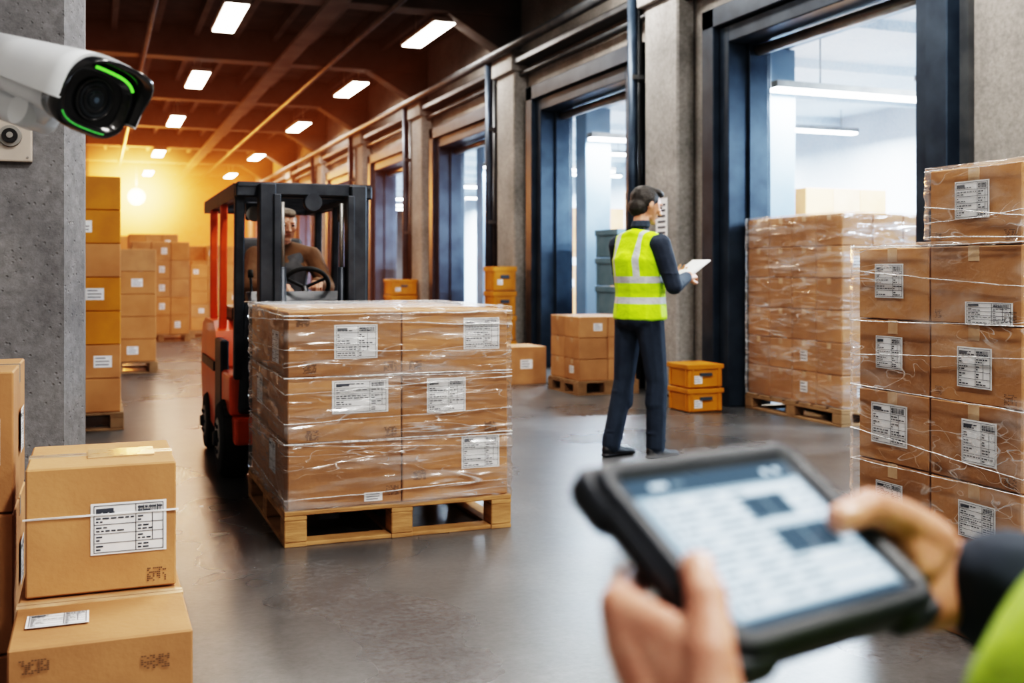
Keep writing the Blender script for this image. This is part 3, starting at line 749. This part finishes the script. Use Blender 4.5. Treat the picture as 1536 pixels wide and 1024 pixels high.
# ------------------------------------------------------------------ standing warehouse worker
e=empty('warehouse_worker',(3.35,6.26,0),rad(14))
tr=[[el((-.01,0,.99),(.135,.175,.05)),el((-.02,0,.90),(.138,.182,.07))]]
legs=(((0,-.088,.90),(.045,-.112,.50),(.035,-.11,.075)),((-.02,.088,.90),(-.035,.120,.50),(-.14,.13,.075)))
for H,K,A in legs:
    tr+=chain([H,K,A],[.100,.072,.063])
    tr.append([el(A,(.067,.063,.03)),el((A[0],A[1],.14),(.060,.058,.03))])
    tr.append([el((K[0]-.012,K[1],K[2]-.14),.071),el((K[0],K[1],K[2]+.03),.068)])
    for q_ in ((.12,.01),(.17,-.008),(.47,.012),(.43,-.01)):
        t=(q_[0]-.075)/(.5-.075); tt=max(0,min(1,t)); pc=Vector(A).lerp(Vector(K),tt); tr.append([el((pc.x+q_[1],pc.y,q_[0]),(.068,.064,.012))])
blob('trousers',tr,'navyt',e,.008,3)
for i,(H,K,A) in enumerate(legs):
    sh=[[el((A[0]-.03,A[1],.045),(.045,.038,.043)),el((A[0]+.07,A[1],.032),(.06,.042,.030))],[el((A[0]+.05,A[1],.03),(.05,.044,.028)),el((A[0]+.145,A[1]-.004,.024),(.055,.040,.022))],cap((A[0],A[1],.05),.045,(A[0],A[1],.10),.042),
        [el((A[0]-.045,A[1],.012),(.035,.038,.012)),el((A[0]+.16,A[1],.012),(.045,.042,.012))]]
    blob('shoe_%d'%(i+1),sh,'shoe',e,.006,2)
RS,RE,RW=Vector((-.01,-.205,1.40)),Vector((.04,-.275,1.13)),Vector((.285,-.14,1.185))
LS,LE,LW=Vector((-.01,.205,1.40)),Vector((.07,.26,1.13)),Vector((.29,.07,1.20))
shp=[[el((0,0,1.05),(.115,.15,.1)),el((-.005,0,1.33),(.125,.175,.1))],[el((-.01,-.14,1.40),.068),el((-.01,.14,1.40),.068),el((-.005,0,1.47),(.06,.07,.045))],
     [el((0,0,1.5),(.060,.062,.03))]]
for S,E_,W_ in ((RS,RE,RW),(LS,LE,LW)):
    shp+=chain([S,E_,W_],[.070,.056,.040]); shp.append([el(S+(E_-S)*.3,.067),el(E_,.056)]); shp.append([el(E_+(W_-E_)*.3,.054),el(E_,.053)])
    for t in (.45,.7): shp.append([el(S+(E_-S)*t,(.066,.066,.014))])
blob('shirt',shp,'navy',e,.007,3)
vs=[[el((-.005,0,.915),(.158,.205,.028)),el((0,0,1.08),(.148,.185,.05))],[el((0,0,1.08),(.148,.185,.05)),el((-.015,0,1.30),(.160,.198,.09))],
    [el((-.015,0,1.28),(.158,.195,.06)),el((-.018,-.118,1.445),(.080,.058,.042)),el((-.018,.118,1.445),(.080,.058,.042))],
    [el((-.018,-.118,1.445),(.078,.056,.040)),el((-.035,0,1.475),(.06,.06,.035)),el((-.018,.118,1.445),(.078,.056,.040))]]
blob('hi_vis_vest',vs,'vest',e,.007,3)
head(e,(.055,0,1.668),rad(18),rad(-14),'hair',(.0,0,1.50),1.06)
blob('collar',[[el((.0,0,1.52),(.066,.067,.018)),el((.008,0,1.555),(.061,.061,.012))]],'navy',e,.005,1)
hp=hand_parts(frame(RW,(.25,.07,.05),(.0,-.5,.6)),1,(35,40,20)); blob('hand_right',hp,'skin',e,.0035,2)
hp=hand_parts(frame(LW,(.25,-.05,.03),(0,.6,-.5)),-1,(30,40,20)); blob('hand_left',hp,'skin',e,.0035,2)
b=B(); R=Matrix.Rotation(rad(-6),3,'Z')@Matrix.Rotation(rad(-32),3,'Y')
b.box((.41,-.045,1.235),(.25,.19,.012),'cam_w',rot=R,bev=.004); b.box(Vector((.41,-.045,1.235))+R@Vector((0,0,.0075)),(.235,.175,.003),'label',rot=R)
b.build('clipboard_tablet',e)
# ------------------------------------------------------------------ forklift driver
e=empty('forklift_driver',(1.18,7.30,0),rad(-90))
js=[[el((-.02,0,1.02),(.12,.155,.08)),el((.02,0,1.25),(.13,.175,.09))],[el((.02,-.14,1.34),.066),el((.02,.14,1.34),.066),el((.02,0,1.40),(.06,.07,.04))]]
arms=(((.02,-.19,1.33),(.20,-.26,1.12),(.41,-.09,1.13)),((.02,.19,1.33),(.20,.26,1.12),(.41,.15,1.15)))
for S,E_,W_ in arms: js+=chain([S,E_,W_],[.068,.054,.040])
blob('jacket',js,'brown',e,.008,3)
blob('waistcoat',[[el((0,0,1.02),(.125,.16,.06)),el((.03,0,1.24),(.132,.165,.08))],[el((.03,-.1,1.33),(.06,.04,.05)),el((.03,0,1.25),(.13,.14,.05))],[el((.03,.1,1.33),(.06,.04,.05)),el((.03,0,1.25),(.13,.14,.05))]],'grayv',e,.008,3)
tq=[[el((-.02,0,1.0),(.12,.16,.06))]]
for s in (-1,1): tq+=chain([(0,.09*s,1.01),(.42,.12*s,.98),(.50,.12*s,.56)],[.085,.07,.055])
blob('trousers',tq,'navyt',e,.009,3)
for s in (-1,1): blob('boot_%d'%(1 if s<0 else 2),[[el((.48,.12*s,.47),(.05,.045,.05)),el((.60,.12*s,.43),(.06,.045,.035))],cap((.50,.12*s,.47),.05,(.50,.12*s,.58),.055)],'shoe',e,.008,2)
head(e,(.07,0,1.535),rad(8),rad(8),'hairg',(.02,0,1.38))
for nm,(S,E_,W_),sd in (('hand_right',arms[0],-1),('hand_left',arms[1],1)):
    d=Vector(W_)-Vector(E_); hp=hand_parts(frame(W_,(d.x,d.y*.3,.0),(0.2,0,1)),sd,(45,55,30)); blob(nm,hp,'skin',e,.0045,2)
# ------------------------------------------------------------------ CCTV camera
fwd=Vector((.5823,-.7638,-.30)).normalized(); up0=Vector((0,0,1)); rt=fwd.cross(up0).normalized(); up=rt.cross(fwd)
Fc=Vector((.000,2.037,1.526))
Mx=Matrix(((fwd.x,-rt.x,up.x,Fc.x),(fwd.y,-rt.y,up.y,Fc.y),(fwd.z,-rt.z,up.z,Fc.z),(0,0,0,1)))@Matrix.Rotation(rad(-12),4,'X')@Matrix.Scale(.92,4)
e=empty('security_camera',matrix=Mx)
def loft(b,secs,k,n=40,p=3.2,capends=True):
    rings=[]
    for (x,cy,cz,w,h) in secs:
        r=[]
        for i in range(n):
            a=2*math.pi*i/n; ca,sa=math.cos(a),math.sin(a)
            y=math.copysign(abs(ca)**(2/p),ca)*w; z=math.copysign(abs(sa)**(2/p),sa)*h
            r.append(b.bm.verts.new((x,cy+y,cz+z)))
        rings.append(r)
    m=b.mi(k)
    for i in range(len(rings)-1):
        for j in range(n):
            f=b.bm.faces.new((rings[i][j],rings[i][(j+1)%n],rings[i+1][(j+1)%n],rings[i+1][j])); f.material_index=m; f.smooth=True
    if capends:
        for r in (rings[0],rings[-1]): b.bm.faces.new(r).material_index=m
b=B()
loft(b,[(-.40,0,.005,.03,.028),(-.39,0,.005,.046,.044),(-.30,0,.004,.056,.050),(-.12,0,.002,.066,.056),(-.035,0,0,.072,.058)],'cam_w')
b.build('housing',e)
b=B()
n=24; sec=[(-.36,.052,.054),(-.2,.068,.064),(-.03,.086,.074),(.02,.090,.076)]
rings=[]
for off in (0,.006):
    for (x,w,h) in sec:
        r=[]
        for i in range(n+1):
            a=rad(-12+204*i/n); ca,sa=math.cos(a),math.sin(a); p=3
            r.append(b.bm.verts.new((x,math.copysign(abs(ca)**(2/p),ca)*(w+off),math.copysign(abs(sa)**(2/p),sa)*(h+off)+.004)))
        rings.append(r)
m=b.mi('cam_w')
for base in (0,4):
    for i in range(3):
        for j in range(n):
            f=b.bm.faces.new((rings[base+i][j],rings[base+i][j+1],rings[base+i+1][j+1],rings[base+i+1][j])); f.material_index=m; f.smooth=True
for i in (0,3):
    for j in range(n): b.bm.faces.new((rings[i][j],rings[i][j+1],rings[4+i][j+1],rings[4+i][j])).material_index=m
b.build('sun_shield',e)
b=B()
loft(b,[(-.05,0,0,.080,.064),(-.005,0,0,.085,.070),(.006,0,0,.080,.064),(.006,0,0,.070,.054),(-.008,0,0,.064,.049)],'cam_b')
rings=[]
for (x,w,h) in ((-.03,.088,.076),(.065,.094,.080),(.065,.088,.074),(-.02,.084,.070)):
    r=[]
    for i in range(n+1):
        a=rad(-8+196*i/n); ca,sa=math.cos(a),math.sin(a); p=3
        xx=x-(.045*(1-max(0,sa)) if x>0 else 0)
        r.append(b.bm.verts.new((xx,math.copysign(abs(ca)**(2/p),ca)*w,math.copysign(abs(sa)**(2/p),sa)*h)))
    rings.append(r)
m=b.mi('cam_b')
for i in range(3):
    for j in range(n):
        f=b.bm.faces.new((rings[i][j],rings[i][j+1],rings[i+1][j+1],rings[i+1][j])); f.material_index=m; f.smooth=True
RX=Matrix.Rotation(rad(90),3,'Y')
for (r,t,x,k) in ((.040,.004,-.004,'cam_b'),(.033,.003,-.002,'fork_d'),(.024,.003,-.003,'cam_b')): b.torus((x,0,0),r,t,k,rot=RX)
b.cyl((-.008,0,0),(-.003,0,0),.032,.030,'glass',32); b.cyl((-.004,0,0),(.002,0,0),.018,.014,'glass',28); b.cyl((.001,0,0),(.003,0,0),.007,.005,'steell',16)
def arc(a0,a1,k,r):
    q=[]
    for i in range(13):
        a=rad(a0+(a1-a0)*i/12); ca,sa=math.cos(a),math.sin(a); p=3.2
        q.append(((.0075,math.copysign(abs(ca)**(2/p),ca)*.075,math.copysign(abs(sa)**(2/p),sa)*.0595)))
    b.tube(q,r,k,8)
arc(35,105,'led',.003); arc(215,290,'led2',.0016)
b.build('front_lens_unit',e)
b=B()
inv=Mx.inverted(); wallp=inv@Vector((-.9,2.75,1.74)); wn=inv@Vector((-.86,2.73,1.735))
b.cyl((-.14,0,-.02),(-.16,0,-.070),.034,.032,'cam_w'); b.cyl((-.16,0,-.070),(-.30,.0,-.070),.032,.034,'cam_w')
b.cyl((-.29,0,-.070),wallp,.032,.036,'cam_w'); b.cyl(wn,wallp,.07,.075,'cam_w')
b.cyl((-.16,-.038,-.070),(-.16,.038,-.070),.030,.030,'cam_w')
b.build('mount_arm',e)
# ------------------------------------------------------------------ rugged tablet
TM=Matrix(((.9617,-.2182,.1638,.4036),(.2722,.8086,-.5211,.5881),(-.019,.546,.837,1.0449),(0,0,0,1)))
q=TM.to_3x3(); x=q.col[0].normalized(); y=(q.col[1]-x*q.col[1].dot(x)).normalized(); z=x.cross(y)
TM=Matrix(((x.x,y.x,z.x,.4036),(x.y,y.y,z.y,.5881),(x.z,y.z,z.z,1.0449),(0,0,0,1)))
e=empty('rugged_tablet',matrix=TM)
def rrect(w,h,r,n=8):
    o=[]
    for (cx,cy,a) in ((w-r,h-r,0),(-w+r,h-r,90),(-w+r,-h+r,180),(w-r,-h+r,270)):
        for i in range(n+1):
            t=rad(a+90*i/n); o.append((cx+r*math.cos(t),cy+r*math.sin(t)))
    return o
def loftz(b,secs,k,c=(0,0)):
    rings=[[b.bm.verts.new((p[0]+c[0],p[1]+c[1],z)) for p in rrect(w,h,r)] for (w,h,r,z) in secs]
    m=b.mi(k); n=len(rings[0])
    for i in range(len(rings)-1):
        for j in range(n):
            f=b.bm.faces.new((rings[i][j],rings[i][(j+1)%n],rings[i+1][(j+1)%n],rings[i+1][j])); f.material_index=m; f.smooth=True
    b.bm.faces.new(rings[0]).material_index=m; b.bm.faces.new(rings[-1]).material_index=m
b=B(); W,H=.1005,.0795
loftz(b,[(W-.008,H-.008,.016,-.018),(W-.002,H-.002,.02,-.013),(W,H,.021,-.002),(W-.001,H-.001,.02,.007),(W-.005,H-.005,.018,.0115),(W-.012,H-.012,.013,.0115),(W-.0165,H-.0165,.007,.0045),(W-.0175,H-.0175,.006,.004)],'case')
for sx in (-1,1):
    for sy in (-1,1):
        loftz(b,[(.022,.022,.012,-.018),(.0245,.0245,.014,-.012),(.0245,.0245,.014,.0),(.020,.020,.012,.0035)],'case',(sx*(W-.020),sy*(H-.020)))
for sx in (-1,1): b.mm((sx*(W-.004),-.045,-.006),(sx*(W+.003),.045,.004),'case',bev=.002)
b.mm((.02,H-.002,-.004),(.05,H+.0025,.003),'case',bev=.001); b.mm((-.05,H-.002,-.004),(-.03,H+.0025,.003),'case',bev=.001)
b.build('case',e)
b=B(); sw,sh=.0807,.060
def sq(x0,y0,x1,y1,k,z): b.quad([(x0,y0,z),(x1,y0,z),(x1,y1,z),(x0,y1,z)],k)
sq(-sw-.002,-sh-.002,sw+.002,sh+.002,'scr_d',.0052)
sq(-sw,-sh+.004,sw,sh-.014,'scr',.0054)
sq(-.06,sh-.008,-.045,sh-.004,'scr_w',.0056); sq(-.04,sh-.008,-.03,sh-.004,'scr_g',.0056); sq(.05,sh-.009,.056,sh-.004,'scr_w',.0056); sq(.062,sh-.009,.068,sh-.004,'scr_w',.0056)
rn=random.Random(3)
for i in range(8):
    y1=sh-.018-i*.0122; y0=y1-.0098
    sq(-sw+.008,y0,sw-.004,y1,'scr_w',.0056)
    sq(-sw+.011,y0+.003,-sw+.016,y0+.008,'scr_g',.0058)
    x=-sw+.020
    for c in range(3):
        l=.010+rn.random()*.016; sq(x,y0+.0035,x+l,y0+.0066,'scr_g',.0058); x+=.03
    sq(.066,y0+.004,.072,y0+.0068,'scr_g',.0058)
sq(.004,.012,.048,.034,'scr_g',.006); sq(.006,.014,.025,.032,'scr_d',.0062); sq(.028,.014,.046,.032,'scr_d',.0062)
sq(.008,-.020,.064,.004,'scr_g',.006); sq(.010,-.018,.034,.002,'scr_d',.0062); sq(.037,-.018,.062,.002,'scr_d',.0062)
b.build('screen',e,normals=False)
# ------------------------------------------------------------------ tablet operator
e=empty('tablet_operator')
def T(v): return TM@Vector(v)
def op_hand(nm,wr,mcps,fingers,thumb,extra=(),tr_=(.021,.0150,.0118,.0100)):
    P=[]
    rr=[.0105,.0095,.0088,.0078]
    for k,(mc,f) in enumerate(zip(mcps,fingers)):
        s=(1,1.02,.98,.86)[k]
        P+=chain([T(mc)]+[T(p) for p in f],[rr[0]*s*1.05,rr[1]*s,rr[2]*s,rr[3]*s])
        P.append([el(T(f[0]),rr[1]*s*1.07)])
    w0,w1=T(wr[0]),T(wr[1])
    for i in range(3): P.append([el(T(mcps[i]),.0125),el(T(mcps[i+1]),.0125),el(w0,.021),el(w1,.020)])
    P+=chain([T(p) for p in thumb],tr_); P.append([el(T(thumb[0]),.021),el(T(mcps[0]),.012),el(T(thumb[1]),.0125)])
    P.append([el(T(thumb[2]),.0127)])
    for x in extra: P.append(x)
    blob(nm,P,'skinf',e,.0022,5)
lw=((-.112,-.110,-.028),(-.136,-.112,-.040))
lm=[(-.120,-.008,-.022),(-.126,-.030,-.032),(-.128,-.052,-.038),(-.126,-.070,-.042)]
lf=[[(-.090,.016,-.032),(-.066,.012,-.029),(-.048,.006,-.027)],[(-.088,-.010,-.036),(-.062,-.012,-.032),(-.042,-.016,-.028)],
    [(-.090,-.034,-.040),(-.066,-.034,-.034),(-.046,-.036,-.029)],[(-.092,-.058,-.042),(-.074,-.056,-.036),(-.058,-.058,-.030)]]
lt=[(-.122,-.092,-.016),(-.118,-.070,.008),(-.106,-.046,.021),(-.095,-.024,.0205)]
elbL=Vector((.399,.2523,.95)); wrL=(T(lw[0])+T(lw[1]))/2
op_hand('hand_left',lw,lm,lf,lt,extra=[[el(wrL,.026),el(wrL+(elbL-wrL).normalized()*.09,.031)]])
rw=((.168,-.034,-.012),(.178,-.062,-.030))
rm=[(.124,.018,-.026),(.128,-.002,-.034),(.132,-.028,-.040),(.134,-.054,-.042)]
rf=[[(.090,.028,-.034),(.066,.026,-.031),(.048,.020,-.028)],[(.088,.002,-.038),(.062,.002,-.033),(.042,-.002,-.029)],
    [(.092,-.020,-.040),(.066,-.020,-.034),(.046,-.022,-.029)],[(.100,-.048,-.042),(.080,-.048,-.036),(.062,-.048,-.030)]]
rt_=[(.150,-.030,-.002),(.122,-.018,.014),(.090,-.008,.0240),(.060,-.009,.0185)]
elbR=Vector((.6984,.4146,.97)); wrR=(T(rw[0])+T(rw[1]))/2
op_hand('hand_right',rw,rm,rf,rt_,extra=[[el(wrR,.029),el(wrR+(elbR-wrR).normalized()*.09,.033)],
   [el(T((.122,-.064,-.026)),.014),el(T((.165,-.060,-.025)),.024),el(T((.120,-.040,-.010)),.012),el(T((.140,-.026,.000)),.016)],
   [el(T((.122,-.018,.012)),.0145),el(T((.122,-.046,-.004)),.012),el(T((.152,-.034,-.006)),.022)]],tr_=(.024,.0168,.0128,.0110))
R3=TM.to_3x3()
def nail(nm,p,d,nrm):
    d=(R3@Vector(d)).normalized(); n_=(R3@Vector(nrm)).normalized(); s=d.cross(n_).normalized(); n_=s.cross(d)
    rot=Matrix(((d.x,s.x,n_.x),(d.y,s.y,n_.y),(d.z,s.z,n_.z)))
    blob(nm,[[el(T(p),(.0075,.0065,.0022),rot)]],'nail',e,.001,2)
nail('nail_left',(-.0965,-.027,.0295),(.4,.85,-.05),(-.25,-.1,1)); nail('nail_right',(.063,-.009,.0280),(-1,-.05,-.2),(-.15,.15,1))
sl=[]
dR=(wrR-elbR).normalized(); cR=wrR-dR*.040
shR=Vector((.8256,.3006,1.24)); shL=Vector((.4926,.1622,1.24))
sl+=[cap(cR,.046,elbR,.058),cap(elbR,.058,shR,.066),[el(cR,.047),el(cR-dR*.02,.048)]]
dL=(wrL-elbL).normalized(); cL=wrL-dL*.055
sl+=[cap(cL,.040,elbL,.052),cap(elbL,.052,shL,.064)]
ra=Matrix.Rotation(math.atan2(.384,.923),3,'Z')
tc=Vector((.612,.280,1.18)); mid=Vector((.516,.339,1.03)); hp_=Vector((.480,.380,.80)); nk=Vector((.659,.231,1.30))
sl+=[[el(tc,(.14,.10,.06),ra),el(mid,(.135,.10,.06),ra)],[el(mid,(.135,.1,.06),ra),el(hp_,(.14,.10,.08),ra)],[el(shR,.06),el(shL,.06),el(nk,(.07,.06,.04))],[el(shR,.05),el(shL,.05),el(tc,(.14,.1,.05),ra)]]
blob('jacket',sl,'navy',e,.006,3)
blob('hi_vis_vest',[[el(tc,(.158,.120,.05),ra),el(mid,(.162,.126,.05),ra)],[el(mid,(.162,.126,.05),ra),el(hp_,(.17,.135,.03),ra)],
  [el(tc,(.15,.115,.05),ra),el(shR+Vector((-.06,-.025,.025)),.052),el(shL+Vector((.06,.025,.025)),.052)]],'vesto',e,.007,3)
lg=[[el(hp_+Vector((0,0,-.04)),(.15,.11,.08),ra)]]
for s in (-1,1):
    o_=ra@Vector((.09*s,0,0)); H_=hp_+o_+Vector((0,0,-.06)); lg+=chain([H_,Vector((H_.x+.0,H_.y+.02,.42)),Vector((H_.x,H_.y,.08))],[.09,.065,.055])
    F=Vector((H_.x,H_.y,0)); fd=Vector((-.38,.92,0))
    blob('shoe_%d'%(1 if s<0 else 2),[[el(F+Vector((0,0,.045)),.045),el(F+fd*.15+Vector((0,0,.03)),(.045,.05,.03))],cap(F+Vector((0,0,.05)),.045,F+Vector((0,0,.11)),.045)],'shoe',e,.007,2)
blob('trousers',lg,'navyt',e,.009,3)
head(e,(.645,.265,1.475),rad(14),rad(112),'hair',(.66,.232,1.33))
# ------------------------------------------------------------------ world, camera
w=bpy.data.worlds.new('world'); sc.world=w; w.use_nodes=True
w.node_tree.nodes['Background'].inputs[0].default_value=(.5,.55,.65,1); w.node_tree.nodes['Background'].inputs[1].default_value=.3
cd=bpy.data.cameras.new('camera'); co=bpy.data.objects.new('camera',cd); COL.objects.link(co)
co.location=(0,0,1.22); co.rotation_euler=(rad(90),0,rad(-21.3)); cd.lens=37.5; cd.sensor_width=36; cd.shift_y=-104/1536
cd.clip_start=.05; cd.clip_end=200
cd.dof.use_dof=True; cd.dof.focus_distance=3.25; cd.dof.aperture_fstop=3.5
sc.camera=co
sc.view_settings.view_transform='Filmic'
for lk in ('Very High Contrast','Filmic - Very High Contrast','High Contrast'):
    try: sc.view_settings.look=lk; break
    except Exception: pass
sc.view_settings.exposure=0.2
